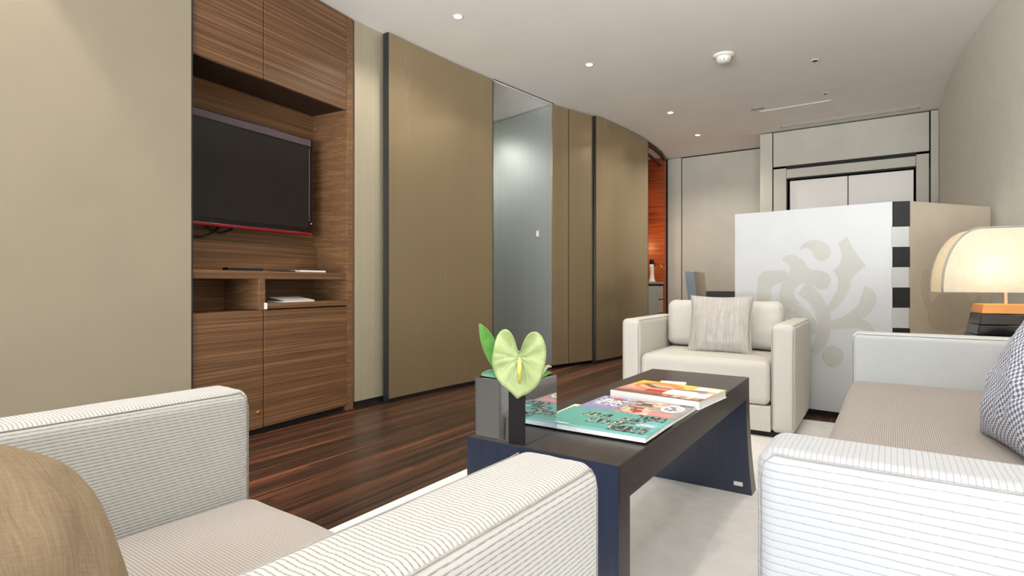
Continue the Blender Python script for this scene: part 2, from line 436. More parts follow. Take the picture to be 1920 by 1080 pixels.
cc = NB(); prism(cc, [(-2.735, 4.74), (-2.60, 5.24), (-2.60, 6.5), (-3.5, 6.5), (-3.5, 4.92)], 0, CEIL)
struct(obj('wall_column_core', cc, 'black_gap'))
tr = NB(); box(tr, -2.80, 3.84, CEIL-0.010, -2.785, 3.85, CEIL)
tr.free()
struct(obj('trim_1', ribbon([(-2.80, 3.86), (-2.695, 4.70)], CEIL-0.012, CEIL, 0.014), 'white_plastic'))
struct(obj('trim_2', ribbon([(-2.786, 3.86), (-2.681, 4.70)], CEIL-0.004, CEIL, 0.008), 'dark_metal'))

def panel(label, pts, mat, t=0.045, z0=0.03, z1=CEIL-0.012):
    P = [Vector(p) for p in pts]
    o = thing('sliding_panel', label, 'sliding panel', (P[0].x, P[0].y, 0))
    loc = [(p-P[0]) for p in P]
    obj('panel_face', ribbon(loc, z0, z1, t), mat, o, 'angle')
    for a, b, s in ((loc[0], loc[1], -1), (loc[-2], loc[-1], 1)):
        d = (b-a).normalized(); e = loc[0] if s < 0 else loc[-1]
        q = e + d*s*0.007
        seg = [q, e+d*s*0.0005] if s < 0 else [e+d*s*0.0005, q]
        seg = [v + Vector((d.y, -d.x))*0.002 for v in seg]
        obj('edge_trim', ribbon(seg, 0.005, z1, t+0.004), 'dark_metal', o)
    f = [v - Vector((0.012, 0)) for v in loc]
    obj('bottom_seal', ribbon(f, 0.002, z0, t*0.5), 'black_gap', o)
    return o
panel('large beige lacquered sliding panel left of the wooden television cabinet', [(xL(y)+0.055, y) for y in span(-1.5, 1.365, 24)], 'beige_lacquer')
panel('wide bronze metal sliding panel right of the wooden television cabinet', [(xL(y)+0.068-0.028*(y-2.7)/1.15, y) for y in span(2.71, 3.84, 20)], 'bronze_panel')
def herm(t, p0, p1, m0, m1):
    return (2*t**3-3*t**2+1)*p0+(t**3-2*t**2+t)*m0+(-2*t**3+3*t**2)*p1+(t**3-t**2)*m1
p2 = [(herm(t, -2.497, -2.406, 0.22, 0.015), 5.262+(6.53-5.262)*t) for t in span(0, 1, 20)]
panel('dark bronze sliding panel between the metal column and the red wood niche', p2, 'bronze_panel')

# niche with the bar counter
nb = NB(); box(nb, -3.2, 6.50, 0, -3.12, 7.66, CEIL); struct(obj('wall_niche_back', nb, 'red_wood'))
nb = NB(); box(nb, -3.12, 7.58, 0, -2.553, 7.64, CEIL); struct(obj('wall_niche_side', nb, 'red_wood'))
nb = NB(); box(nb, -3.12, 6.505, 0, -2.60, 6.56, CEIL); struct(obj('wall_niche_near', nb, 'dark_walnut'))
nb = ribbon([(-2.43, 6.56), (-2.44, 6.9), (-2.475, 7.25), (-2.54, 7.58)], CEIL-0.05, CEIL, 0.03); struct(obj('trim_3', nb, 'dark_walnut'))
nb = ribbon([(-2.50, 6.58), (-2.51, 6.9), (-2.545, 7.25), (-2.60, 7.57)], CEIL-0.12, CEIL-0.09, 0.03); struct(obj('trim_4', nb, 'dark_walnut'))
spot((-2.80, 7.25, CEIL-0.20), 6, 2.4, 1.0, (1.0, 0.62, 0.32))
point((-2.85, 7.30, 1.35), 3.0, (1.0, 0.62, 0.30), 0.03)

# back wall: panels, and the deep portal round the white double door
yb = 7.69
bw = NB(); box(bw, -3.2, yb+0.02, 0, 0.6, yb+0.1, CEIL); struct(obj('wall_back', bw, 'black_gap'))
def wpanel(x0, x1, z0, z1, y=yb, t=0.018, name='wall_back_panel', mat='wall_panel'):
    return struct(obj(name, bbox(x0, y, z0, x1, y+t, z1, 0.002, 1), mat))
xs = at_y(1278, yb)
wpanel(-2.545, xs-0.006, 0.02, CEIL-0.008)
wpanel(xs+0.006, -1.15, 0.02, CEIL-0.018)
yf = 7.0
px0, px1, px2, px3 = at_y(1425, yf), at_y(1449, yf), at_y(1743.5, yf), 0.438
q0, q1, q2, q3 = at_y(1455, yf), at_y(1474, yf), at_y(1718, yf), at_y(1742, yf)
core = NB(); box(core, px0+0.01, yf+0.03, 0, q1-0.005, yb, CEIL-0.004); box(core, q2+0.005, yf+0.03, 0, px3, yb, CEIL-0.004)
box(core, px0+0.01, yf+0.03, 2.02, px3, yb, CEIL-0.004)
struct(obj('wall_portal', core, 'black_gap'))
wpanel(px0, px1-0.005, 0.02, CEIL-0.012, yf, 0.6, 'wall_portal_post')
wpanel(px2+0.007, px3, 0.02, CEIL-0.012, yf, 0.05, 'wall_portal_post_right')
wpanel(px1+0.005, px2-0.005, 2.175, CEIL-0.016, yf, 0.05, 'wall_portal_header')
wpanel(px1+0.006, q1, 0.02, 2.15, yf+0.006, 0.1, 'trim_5')
wpanel(q2, px2-0.006, 0.02, 2.15, yf+0.006, 0.1, 'trim_6')
wpanel(q1+0.003, q2-0.003, 2.035, 2.135, yf+0.006, 0.1, 'trim_7')
xm = at_y(1590, yf+0.05)
d = struct(thing('door_1', 'white double door in the panelled portal', 'door', (0, yf+0.05, 0)))
obj('door_leaf', bbox(at_y(1481, yf+0.05), 0, 0.01, xm-0.004, 0.045, 2.005), 'door_white', d)
obj('door_leaf', bbox(xm+0.004, 0, 0.01, at_y(1713, yf+0.05), 0.045, 2.005), 'door_white', d)
for k in ('label', 'category'): del d[k]

# glazed wall behind the viewer
wy = -3.5
rw = NB(); box(rw, -3.0, wy-0.1, 0, 3.2, wy, 0.06); box(rw, -3.0, wy-0.1, 2.52, 3.2, wy, CEIL)
box(rw, -3.0, wy-0.1, 0.06, -2.55, wy, 2.52); box(rw, 2.25, wy-0.1, 0.06, 3.2, wy, 2.52)
struct(obj('wall_rear', rw, 'wall_panel'))
wf = NB()
for x in (-2.55, -1.37, -0.17, 1.03, 2.2): box(wf, x, wy-0.08, 0.06, x+0.05, wy-0.02, 2.52)
box(wf, -2.55, wy-0.08, 0.06, 2.25, wy-0.02, 0.11); box(wf, -2.55, wy-0.08, 2.47, 2.25, wy-0.02, 2.52)
win = struct(obj('window_1', wf, 'dark_metal'))
pg = NB(); box(pg, -2.51, wy-0.055, 0.11, 2.21, wy-0.047, 2.47); obj('pane', pg, 'pane_glass', win)

# ------------------------------------------------------------------ ceiling fittings
def downlight(x, y, label, grp='recessed ceiling downlights', power=48, size=2.5, blend=0.9):
    o = thing('downlight', label, 'ceiling light', (x, y, CEIL), 0, grp)
    bm = NB(); lathe(bm, [(0.026, -0.0005), (0.033, -0.0005), (0.035, -0.002), (0.031, -0.004), (0.026, -0.003)], n=28); obj('trim_ring', bm, 'white_plastic', o, True)
    bm = NB(); lathe(bm, [(0.0255, -0.0005), (0.0255, -0.003), (0.0, -0.004)], n=24); obj('lens', bm, 'lamp_glow', o)
    spot((x, y, CEIL-0.03), power, size, blend)
    return o
downlight(-2.331, 2.822, 'glowing ceiling downlight above the wide bronze sliding panel, nearest the television cabinet')
downlight(-1.97, 4.028, 'glowing ceiling downlight in front of the silver metal column, second from the television cabinet')
downlight(-1.833, 5.622, 'glowing ceiling downlight third along the row, in front of the dark bronze panel', power=75)
downlight(-1.843, 6.648, 'glowing ceiling downlight farthest back, near the panelled back wall and red niche', power=75)
downlight(-2.44, 0.45, 'glowing ceiling downlight close to the beige sliding panel', power=42, size=1.32, blend=0.22)

for x_, y_, p_ in ((-0.45, 1.9, 32), (-1.3, 0.9, 22), (0.35, 0.6, 22), (-0.35, 2.95, 26), (0.5, 2.2, 24), (-0.6, -1.6, 26)):  # unseen downlights added to brighten the rug, seats and ceiling
    downlight(x_, y_, 'added unseen ceiling downlight over the seating, above the top edge of the view', 'added downlights over the seating', p_)
o = thing('smoke_detector', 'round white smoke detector on the ceiling', 'smoke detector', (-1.035, 4.44, CEIL))
bm = NB(); lathe(bm, [(0.078, 0), (0.080, -0.006), (0.074, -0.014), (0.055, -0.018)], n=40); obj('base_plate', bm, 'white_plastic', o, True)
bm = NB(); lathe(bm, [(0.050, -0.016), (0.056, -0.020), (0.054, -0.036), (0.046, -0.052), (0.030, -0.060), (0.0, -0.062)], n=40); obj('sensor_dome', bm, 'white_plastic', o, True)
bm = NB()
for a in span(0, 2*PI*9/10, 9): 
    c, s = math.cos(a)*0.047, math.sin(a)*0.047
    box(bm, c-0.005, s-0.005, -0.050, c+0.005, s+0.005, -0.044)
obj('vent_slot', bm, 'grey_plastic', o)
def sprinkler(x, y, label, r=0.022):
    o = thing('sprinkler', label, 'sprinkler', (x, y, CEIL), 0, 'ceiling sprinklers')
    bm = NB(); lathe(bm, [(r*1.25, 0), (r*1.3, -0.003), (r, -0.004)], n=24); obj('collar', bm, 'white_plastic', o, True)
    bm = NB(); lathe(bm, [(r*0.8, -0.002), (r*0.8, -0.006), (r*0.35, -0.010), (0, -0.011)], n=20); obj('nozzle', bm, 'dark_metal', o, True)
sprinkler(-0.464, 4.942, 'small dark ceiling sprinkler nearer the camera, right of the smoke detector')
sprinkler(-0.467, 5.852, 'small dark ceiling sprinkler farther back, by the corner of the ceiling hatch', 0.018)
bm = NB(); box(bm, -0.06, -0.02, -0.006, 0.06, 0.02, 0)
o = tag(obj('ceiling_sensor', bm, 'grey_plastic'), 'small flat grey fitting on the ceiling at the left of the hatch', 'ceiling fitting'); o.location = (-1.07, 5.98, CEIL)
# hatch: a flat lid with a fine reveal
o = thing('access_hatch', 'flush white access hatch in the ceiling before the portal', 'hatch', (0, 0, CEIL))
obj('lid', bbox(-1.06, 6.10, -0.0045, -0.44, 6.62, -0.0005, 0.001, 1), 'ceiling_paint', o)
bm = NB()
for b in ((-1.075, 6.085, -0.425, 6.092), (-1.075, 6.628, -0.425, 6.635), (-1.075, 6.085, -1.068, 6.635), (-0.432, 6.085, -0.425, 6.635)):
    box(bm, b[0], b[1], -0.0025, b[2], b[3], 0)
obj('hatch_frame', bm, 'ceiling_paint', o)
o = thing('slot_diffuser', 'long slim air slot diffuser in the ceiling before the portal header', 'air vent', (0, 0, CEIL))
obj('diffuser_frame', bbox(-0.98, 6.78, -0.006, 0.28, 6.88, 0, 0.002, 1), 'pale_grille', o)
bm = NB(); box(bm, -0.96, 6.82, -0.010, 0.26, 6.84, -0.0055); obj('slot', bm, 'pale_grille', o)
o = thing('slot_diffuser', 'slim air slot diffuser in the ceiling above the wooden television cabinet', 'air vent', (0, 0, CEIL))
obj('diffuser_frame', bbox(-2.74, 1.5, -0.006, -2.68, 2.26, 0, 0.002, 1), 'grey_plastic', o)
bm = NB(); box(bm, -2.716, 1.52, -0.0075, -2.704, 2.24, -0.004); obj('slot', bm, 'white_plastic', o)

# ------------------------------------------------------------------ television cabinet
CW = 1.36; CA = math.radians(96)
cax, cay = Vector((math.cos(CA), math.sin(CA))), Vector((-math.sin(CA), math.cos(CA)))
corg = Vector((-2.93, 2.462)) - cax*CW
def cab_w(x, y): 
    p = corg + cax*x + cay*y
    return p.x, p.y
cab = thing('television_cabinet', 'tall fitted walnut cabinet with television niche, open shelves and cupboard doors', 'cabinet', (corg.x, corg.y, 0), CA)
XM = 0.672; R0 = 1.303; DP = 0.31
def cpart(name, *a, mat='walnut', parent=None, r=0.0015):
    return obj(name, bbox(*a, r, 1), mat, parent or cab)
cpart('side_panel', 0.0, 0.0, 0.0, 0.022, 0.36, CEIL-0.004, mat='walnut_side')
cpart('side_panel', R0, 0.0, 0.0, CW, 0.36, CEIL-0.004, mat='walnut_side')
cpart('back_panel', 0.022, DP, 0.03, R0, 0.36, 1.97)
cpart('lower_back_panel', 0.022, DP-0.035, 0.90, R0, DP, 1.075)
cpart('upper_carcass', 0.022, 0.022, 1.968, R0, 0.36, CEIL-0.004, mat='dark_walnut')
cpart('upper_door', 0.024, 0.0, 1.963, XM-0.0025, 0.020, CEIL-0.006)
cpart('upper_door', XM+0.0025, 0.0, 1.963, R0-0.003, 0.020, CEIL-0.006)
cpart('television_shelf', 0.022, 0.004, 0.856, R0-0.001, DP, 0.90)
cpart('divider', XM-0.026, 0.004, 0.685, XM+0.014, DP, 0.856, mat='walnut_side')
cpart('compartment_floor', 0.022, 0.022, 0.655, XM-0.026, DP, 0.683)
cpart('pull_out_shelf', XM+0.014, -0.012, 0.690, R0-0.002, DP, 0.722)
obj('shelf_runner', bbox(XM+0.006, -0.014, 0.688, XM+0.0135, 0.05, 0.724, 0.001, 1), 'white_plastic', cab)
d1 = cpart('lower_door', 0.024, 0.0, 0.035, XM-0.003, 0.020, 0.683)
d2 = cpart('lower_door', XM+0.003, 0.0, 0.035, R0-0.003, 0.020, 0.684)
bm = NB(); lathe(bm, [(0.011, 0), (0.011, 0.004), (0.008, 0.005), (0, 0.005)], n=20)
bmesh.ops.rotate(bm, verts=bm.verts, cent=(0, 0, 0), matrix=Matrix.Rotation(PI/2, 3, 'X')); bmesh.ops.translate(bm, verts=bm.verts, vec=(XM-0.035, 0, 0.125))
obj('lock', bm, 'brass', d1, True)
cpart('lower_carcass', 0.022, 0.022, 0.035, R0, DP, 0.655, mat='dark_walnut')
cpart('plinth', 0.0, 0.03, 0.0, R0, 0.34, 0.034, mat='black_gap')
obj('cable_cutout', bbox(0.30, DP-0.004, 0.70, 0.44, DP-0.0005, 0.85, 0.001, 1), 'black_gap', cab)
o = thing('television', 'wide flat black television with red lower edge in the walnut niche', 'television', (corg.x, corg.y, 0), CA)
tx0, tx1, tz0, tz1, ty = 0.096, 1.188, 1.144, 1.765, 0.185
obj('casing', bbox(tx0, ty, tz0, tx1, ty+0.055, tz1, 0.006, 3), 'tv_black', o)
obj('screen', bbox(tx0+0.03, ty-0.002, tz0+0.042, tx1-0.040, ty+0.004, tz1-0.058, 0.001, 1), 'tv_screen', o)
obj('top_bezel', bbox(tx0+0.008, ty-0.004, tz1-0.048, tx1-0.02, ty+0.002, tz1-0.006, 0.002, 1), 'tv_grey', o)
obj('lower_trim', bbox(tx0+0.004, ty-0.006, tz0-0.002, tx1-0.012, ty+0.01, tz0+0.016, 0.004, 2), 'tv_red', o)
obj('side_strip', bbox(tx1-0.034, ty-0.003, tz0+0.09, tx1-0.029, ty+0.002, tz1-0.06, 0.001, 1), 'tv_grey', o)
bm = NB(); lathe(bm, [(0.004, 0), (0.004, 0.003), (0, 0.004)], n=12); bmesh.ops.rotate(bm, verts=bm.verts, cent=(0, 0, 0), matrix=Matrix.Rotation(PI/2, 3, 'X'))
bmesh.ops.translate(bm, verts=bm.verts, vec=(tx1-0.016, ty, tz0+0.075)); obj('standby_light', bm, 'led_red', o)
obj('wall_bracket', bbox(0.45, ty+0.055, 1.30, 0.85, DP, 1.55, 0.003, 1), 'dark_metal', o)
def hang(name, label, pts, r):
    o = tag(obj(name, tube(NB(), pts, r, 8), 'tv_black', None, True), label, 'cable', 'cables below the television')
    o.location = (corg.x, corg.y, 0); o.rotation_euler = (0, 0, CA)
hang('cable', 'black cable drooping lowest below the left half of the television', [(0.30+0.30*t, 0.262, 1.17-0.085*math.sin(PI*t)**0.7) for t in span(0, 1, 16)], 0.005)
hang('cable', 'short black cable hanging in a shallow loop below the television', [(0.47+0.22*t, 0.252, 1.165-0.05*math.sin(PI*t)) for t in span(0, 1, 12)], 0.006)
def on_cab(o, x, y, z, rz=0):
    p = cab_w(x, y); o.location = (p[0], p[1], z); o.rotation_euler[2] = CA+rz
    return o
o = thing('remote_control', 'flat black remote control on the shelf below the television', 'remote control'); on_cab(o, 0.62, 0.10, 0.90)
obj('body', bbox(-0.11, -0.025, 0, 0.11, 0.025, 0.018, 0.005, 2), 'tv_black', o)
bm = NB()
for i in range(8):
    for j in range(3): box(bm, -0.085+i*0.02, -0.014+j*0.011, 0.018, -0.074+i*0.02, -0.007+j*0.011, 0.0195)
obj('keypad', bm, 'grey_plastic', o)
bm = tube(NB(), [(-0.09, 0, 0.005), (0.075, 0, 0.005), (0.09, 0, 0.005)], [0.005, 0.005, 0.002], 10)
on_cab(tag(obj('pen', bm, 'tv_black', None, True), 'slim black pen on the television shelf beside white paper', 'pen'), 0.86, 0.07, 0.90)
o = tag(obj('notepad', bbox(-0.10, -0.06, 0, 0.10, 0.06, 0.012, 0.002, 1), 'paper_white'), 'flat white notepad on the right of the television shelf', 'notepad'); on_cab(o, 1.06, 0.10, 0.90)
o = thing('leaflet', 'white leaflet lying in the open shelf under the television shelf', 'leaflet'); on_cab(o, 0.92, 0.07, 0.7222, 0.05)
bm = bbox(-0.115, -0.07, 0.0, 0.115, 0.07, 0.006, 0.001, 1); obj('leaflet_page', bm, 'paper_white', o)
bm = bbox(-0.112, -0.07, 0.0065, 0.113, 0.06, 0.009, 0.001, 1)
bmesh.ops.rotate(bm, verts=bm.verts, cent=(0, -0.07, 0.0065), matrix=Matrix.Rotation(0.16, 3, 'X')); obj('raised_cover', bm, 'paper_grey', o)

# light switch on the silver return of the column
o = thing('light_switch', 'small square light switch on the silver metal column', 'light switch')
p = Vector((-2.705, 4.705)).lerp(Vector((-3.2, 4.81)), 0.36); o.location = (p.x, p.y, 1.33); o.rotation_euler[2] = math.atan2(0.105, -0.495)+PI
obj('switch_plate', bbox(-0.035, -0.009, -0.045, 0.035, 0.0, 0.045, 0.003, 2), 'grey_plastic', o)
obj('rocker', bbox(-0.017, -0.014, -0.028, 0.017, -0.009, 0.028, 0.002, 1), 'white_plastic', o)

# ------------------------------------------------------------------ bar counter in the niche
o = thing('bar_counter', 'small built in bar counter with drawers in the red wood niche', 'counter', (-2.57, 6.56, 0))
obj('worktop', bbox(-0.54, 0.005, 0.825, 0.008, 1.015, 0.855, 0.002, 1), 'grey_plastic', o)
obj('body', bbox(-0.53, 0.01, 0.05, -0.022, 1.01, 0.822, 0.002, 1), 'black_gap', o)
dr = obj('fridge_door', bbox(-0.02, 0.01, 0.06, 0.0, 0.83, 0.80, 0.002, 1), 'silver_panel', o)
for k in range(4):
    z = 0.62-k*0.19
    obj('drawer', bbox(-0.02, 0.85, z, 0.0, 1.008, z+0.175, 0.002, 1), 'chair_cloth', o)
o = thing('tap', 'small tap with black top and curved golden spout on the bar counter', 'tap', (-2.655, 7.36, 0.855))
bm = NB(); lathe(bm, [(0.045, 0), (0.045, 0.01), (0.032, 0.05), (0.026, 0.12), (0.03, 0.20), (0.03, 0.24)], n=24); obj('tap_body', bm, 'white_plastic', o, True)
bm = NB(); lathe(bm, [(0.03, 0.24), (0.034, 0.25), (0.03, 0.30), (0.02, 0.315), (0, 0.318)], n=24); obj('tap_top', bm, 'tv_black', o, True)
bm = tube(NB(), [(0.02, -0.0, 0.20)]+[(0.02+0.055*(1-math.cos(a)), 0, 0.20+0.045*math.sin(a)) for a in span(0.3, PI*0.95, 10)]+[(0.13, 0, 0.14)], 0.013, 10)
obj('spout', bm, 'brass', o, True)

# ------------------------------------------------------------------ desk and chair behind the screen
o = thing('desk', 'black desk standing behind the white folding screen', 'desk', (-1.74, 6.62, 0))
obj('desk_top', bbox(0, 0, 0.655, 1.15, 0.34, 0.742, 0.003, 2), 'band_black', o)
for x in (0.03, 1.07):
    for y in (0.03, 0.26): obj('leg', bbox(x, y, 0, x+0.05, y+0.05, 0.655, 0.002, 1), 'black_lacquer', o)
o = thing('desk_chair', 'upholstered desk chair with tall curved backrest beside the black desk', 'chair', (-1.865, 6.80, 0))
def arcback(x0, t, y0, y1, z0, z1, lean):
    bm = NB(); n, m = 10, 8; g = {}
    for s in (0, 1):
        for i in range(n+1):
            for j in range(m+1):
                y = y0+(y1-y0)*i/n; z = z0+(z1-z0)*j/m
                bow = 0.05*(1-(2*i/n-1)**2)
                x = x0 - bow - lean*(j/m) + 0.02*(j/m)**2 + (t if s else 0)
                g[s, i, j] = bm.verts.new((x, y, z + (0.012*(1-(2*i/n-1)**2) if j == m else 0)))
    for s in (0, 1):
        for i in range(n):
            for j in range(m): bm.faces.new((g[s, i, j], g[s, i+1, j], g[s, i+1, j+1], g[s, i, j+1]))
    for i in range(n):
        for j in (0, m): bm.faces.new((g[0, i, j], g[0, i+1, j], g[1, i+1, j], g[1, i, j]))
    for j in range(m):
        for i in (0, n): bm.faces.new((g[0, i, j], g[0, i, j+1], g[1, i, j+1], g[1, i, j]))
    return bm
br = obj('backrest', arcback(0.02, 0.05, -0.23, 0.23, 0.42, 0.965, 0.09), 'chair_cloth', o)
obj('daylit_edge', arcback(0.018, 0.054, -0.236, -0.229, 0.42, 0.963, 0.09), 'daylit_edge_blue', br)  # window light on the backrest edge, painted as a blue strip
obj('seat', rbox(0.06, -0.23, 0.37, 0.50, 0.23, 0.47, 0.03, 3, 4), 'chair_cloth', o, True)
for x in (0.07, 0.44):
    for y in (-0.21, 0.17): obj('leg', bbox(x, y, 0, x+0.035, y+0.035, 0.37, 0.002, 1), 'wenge', o)

# ------------------------------------------------------------------ folding screen
SA, SB, SC, SD = Vector((-0.868, 4.047)), Vector((0.030, 3.930)), Vector((0.112, 3.958)), Vector((0.540, 4.545))
SZ = 1.31
scr = thing('folding_screen', 'tall white and taupe folding screen with scrolling motif and black and white hinge bands', 'folding screen', (0.03, 3.93, 0))
off = Vector((0.03, 3.93))
def slab(a, b, z0, z1, t): return ribbon([a-off, b-off], z0, z1, t)
wp = obj('white_panel', slab(SA, SB, 0.035, SZ, 0.045), 'screen_white', scr)
tp = obj('taupe_panel', slab(SC, SD, 0.035, SZ, 0.035), 'screen_taupe', scr)
obj('foot_rail', slab(SA+Vector((0.02, 0.02)), SB+Vector((-0.02, 0.02)), 0.0, 0.034, 0.02), 'black_gap', scr)
obj('foot_rail', slab(SC+Vector((0.0, 0.02)), SD+Vector((-0.02, 0.0)), 0.0, 0.034, 0.015), 'black_gap', scr)
zz = SZ; k = 0
hd = (SC-SB).normalized()
while zz > 0.06:
    st = 0.148 if k == 0 else 0.118
    z0 = max(0.036, zz-st)
    fwd = Vector((hd.y, -hd.x))*0.004
    blk = k % 2 == 0
    a, b = (SB + hd*(-0.004 if not blk else 0.004), SC + hd*(-0.004 if not blk else 0.002))
    obj('hinge_band', slab(a+fwd, b+fwd, z0+0.0006, zz, 0.04), 'band_black' if blk else 'band_white', scr)
    zz = z0; k += 1

def to_panel(px, py, A, B):
    r = (px-960)/FPX; dx = r*math.cos(TH)-math.sin(TH); dy = r*math.sin(TH)+math.cos(TH)
    e = B-A; det = dx*(-e.y)-(-e.x)*dy
    D = (A.x*(-e.y)-(-e.x)*A.y)/det
    return Vector((dx*D, dy*D)), H+(HOR-py)*D/FPX
def motif(bm, pts, A, B, t=0.0015):
    n2 = Vector(((B-A).y, -(B-A).x)).normalized()
    f, bk = [], []
    for px, py in pts:
        p, z = to_panel(px, py, A, B); q = p-off
        f.append(bm.verts.new((*(q+n2*t), z))); bk.append(bm.verts.new((*(q+n2*0.0003), z)))
    fs = [bm.faces.new(f)]; fs[0].normal_update()
    n = len(f)
    for i in range(n): bm.faces.new((f[i], f[(i+1) % n], bk[(i+1) % n], bk[i]))
    bmesh.ops.triangulate(bm, faces=fs)
def cr(c): return [(1360+x/3, 340+y/3) for x, y in c]
def smoothc(pts, it=2):
    for _ in range(it):
        q = []
        for i in range(len(pts)):
            a, b = pts[i], pts[(i+1) % len(pts)]
            q += [(a[0]*.75+b[0]*.25, a[1]*.75+b[1]*.25), (a[0]*.25+b[0]*.75, a[1]*.25+b[1]*.75)]
        pts = q
    return pts
def band(path, wds):
    P = []
    n = len(path)
    for s in range((n-1)*6+1):
        i = min(s//6, n-2); t = s/6-i
        p0, p1, p2_, p3 = path[max(i-1, 0)], path[i], path[i+1], path[min(i+2, n-1)]
        c = [0.5*(2*p1[k]+(p2_[k]-p0[k])*t+(2*p0[k]-5*p1[k]+4*p2_[k]-p3[k])*t*t+(3*p1[k]-p0[k]-3*p2_[k]+p3[k])*t**3) for k in (0, 1)]
        P.append((c, wds[i]*(1-t)+wds[i+1]*t))
    Lp, Rp = [], []
    for i, (c, wd) in enumerate(P):
        a, b = P[max(i-1, 0)][0], P[min(i+1, len(P)-1)][0]
        dx, dy = b[0]-a[0], b[1]-a[1]; l = math.hypot(dx, dy) or 1
        Lp.append((c[0]-dy/l*wd/2, c[1]+dx/l*wd/2)); Rp.append((c[0]+dy/l*wd/2, c[1]-dx/l*wd/2))
    return Lp+Rp[::-1]
shapes = [
    smoothc([(412, 388), (445, 338), (520, 324), (580, 355), (600, 400), (578, 442), (530, 452), (498, 430), (488, 392), (455, 370), (425, 386)]),
    [(685, 308), (722, 385), (792, 475), (745, 510), (712, 545), (700, 600), (665, 670), (615, 725), (572, 736), (560, 715), (592, 675), (628, 610), (636, 555), (622, 520), (604, 502), (640, 470), (655, 430), (650, 385), (633, 350)],
    smoothc([(310, 440), (345, 412), (400, 416), (445, 448), (472, 500), (530, 498), (585, 520), (596, 565), (570, 608), (528, 612), (490, 582), (440, 572), (400, 590), (384, 630), (395, 660), (430, 690), (380, 690), (320, 690), (300, 650), (310, 590), (350, 540), (368, 490), (350, 460)]),
    smoothc([(190, 512), (260, 500), (352, 502), (352, 540), (318, 572), (280, 578), (254, 606), (262, 650), (232, 700), (180, 696), (176, 620)], 1),
    band([(432, 600), (500, 655), (545, 740), (556, 830), (530, 915), (490, 965)], [84, 80, 80, 74, 70, 46]),
    band([(215, 705), (320, 700), (420, 735), (480, 800), (500, 860)], [22, 48, 66, 64, 40]),
    band([(585, 812), (660, 795), (735, 755), (790, 700), (806, 650), (770, 632)], [44, 60, 72, 78, 84, 90]),
    band([(640, 815), (720, 800), (790, 810), (835, 850)], [20, 46, 50, 10]),
    [(605+60*math.cos(a), 982+58*math.sin(a)) for a in span(0, 2*PI*23/24, 23)],
]
bm = NB()
for i, s in enumerate(shapes): motif(bm, cr(s), SA, SB, 0.0012+0.00012*i)
obj('scroll_motif', bm, 'motif_grey', wp)
bm = NB()
side = [band([(1130, 500), (1120, 580), (1140, 690), (1180, 760)], [40, 46, 40, 20]),
        smoothc([(1150, 690), (1230, 610), (1330, 600), (1390, 660), (1400, 760), (1350, 830), (1240, 850), (1160, 820), (1135, 750)]),
        band([(1230, 560), (1290, 640), (1340, 730), (1330, 800)], [30, 60, 60, 20]),
        band([(1200, 790), (1290, 775), (1400, 700), (1430, 640)], [20, 44, 50, 20])]
for i, s in enumerate(side): motif(bm, cr(s), SC, SD, 0.0012+0.0003*i)
obj('tonal_motif', bm, 'motif_taupe', tp)

# ------------------------------------------------------------------ upholstered seats
def wob(amp, f, seed):
    def fn(p, n):
        return n*amp*noise.noise(Vector((p.x*f+seed, p.y*f, p.z*f)))
    return fn
def swell(ax, amp, sag=0.0, seed=0, wr=0.0015):
    def fn(p, n):
        o = [i for i in range(3) if i != ax]
        b = math.cos(PI/2*max(-1, min(1, p[o[0]])))*math.cos(PI/2*max(-1, min(1, p[o[1]])))
        v = Vector((0, 0, 0)); v[ax] = (1 if p[ax] > 0 else -1)*amp*max(0, b)**0.6*min(1, abs(p[ax])*1.2)
        return v + n*wr*noise.noise(Vector((p.x*4+seed, p.y*4, p.z*4)))
    return fn
def seat(root, W, D, arm=0.115, top=0.615, arm_mats=('cord_cloth', 'cord_cloth'), seat_mat='cord_seat', body_mat='cord_cloth', backs=1, r=0.03, bt=0.145):
    h = W/2
    for s, mt in ((-1, arm_mats[0]), (1, arm_mats[1])):
        x0, x1 = (-h, -h+arm) if s < 0 else (h-arm, h)
        a = obj('arm', rbox(x0, 0.0, 0.03, x1, D, top, r, 5, 14, swell(0, 0.003, seed=s*3, wr=0.0012)), mt, root, True)
        for xe, ss in ((x0, -1), (x1, 1)):
            o1 = r*0.29
            xx = xe - ss*(o1 - 0.001)
            zt = top-o1+0.0008
            path = [(xx, 0.0+o1-0.002, 0.06), (xx, o1-0.002, top-r*1.4), (xx, o1+0.004, top-r*0.7), (xx, r*0.9, top-o1*0.7), (xx, r*1.8, zt), (xx, D-r, zt)]
            obj('seam', tube(NB(), path, 0.0013, 6), 'seam_thread', a, True)
    obj('base', bbox(-h+arm, 0.006, 0.03, h-arm, D-0.10, 0.165, 0.006, 2), body_mat, root)
    obj('back', rbox(-h+arm, D-0.11, 0.03, h-arm, D, top, r, 4, 8), body_mat, root, True)
    obj('seat_cushion', rbox(-h+arm+0.004, -0.004, 0.168, h-arm-0.004, D-0.11, 0.40, 0.038, 5, 16, swell(2, 0.010, seed=2)), seat_mat, root, True)
    bw = (W-2*arm-0.01)/backs
    for k in range(backs):
        x0 = -h+arm+0.005+k*bw
        bm = rbox(x0+0.003, D-0.115-bt, 0.403, x0+bw-0.003, D-0.115, 0.70, 0.05, 5, 10, swell(1, 0.025, seed=5+k, wr=0.006))
        bmesh.ops.rotate(bm, verts=bm.verts, cent=(0, D-0.115, 0.403), matrix=Matrix.Rotation(-0.10, 3, 'X'))
        obj('back_cushion', bm, seat_mat if backs > 1 else body_mat, root, True)
    obj('plinth', bbox(-h+0.03, 0.03, 0.0, h-0.03, D-0.03, 0.03, 0.002, 1), 'black_gap', root)
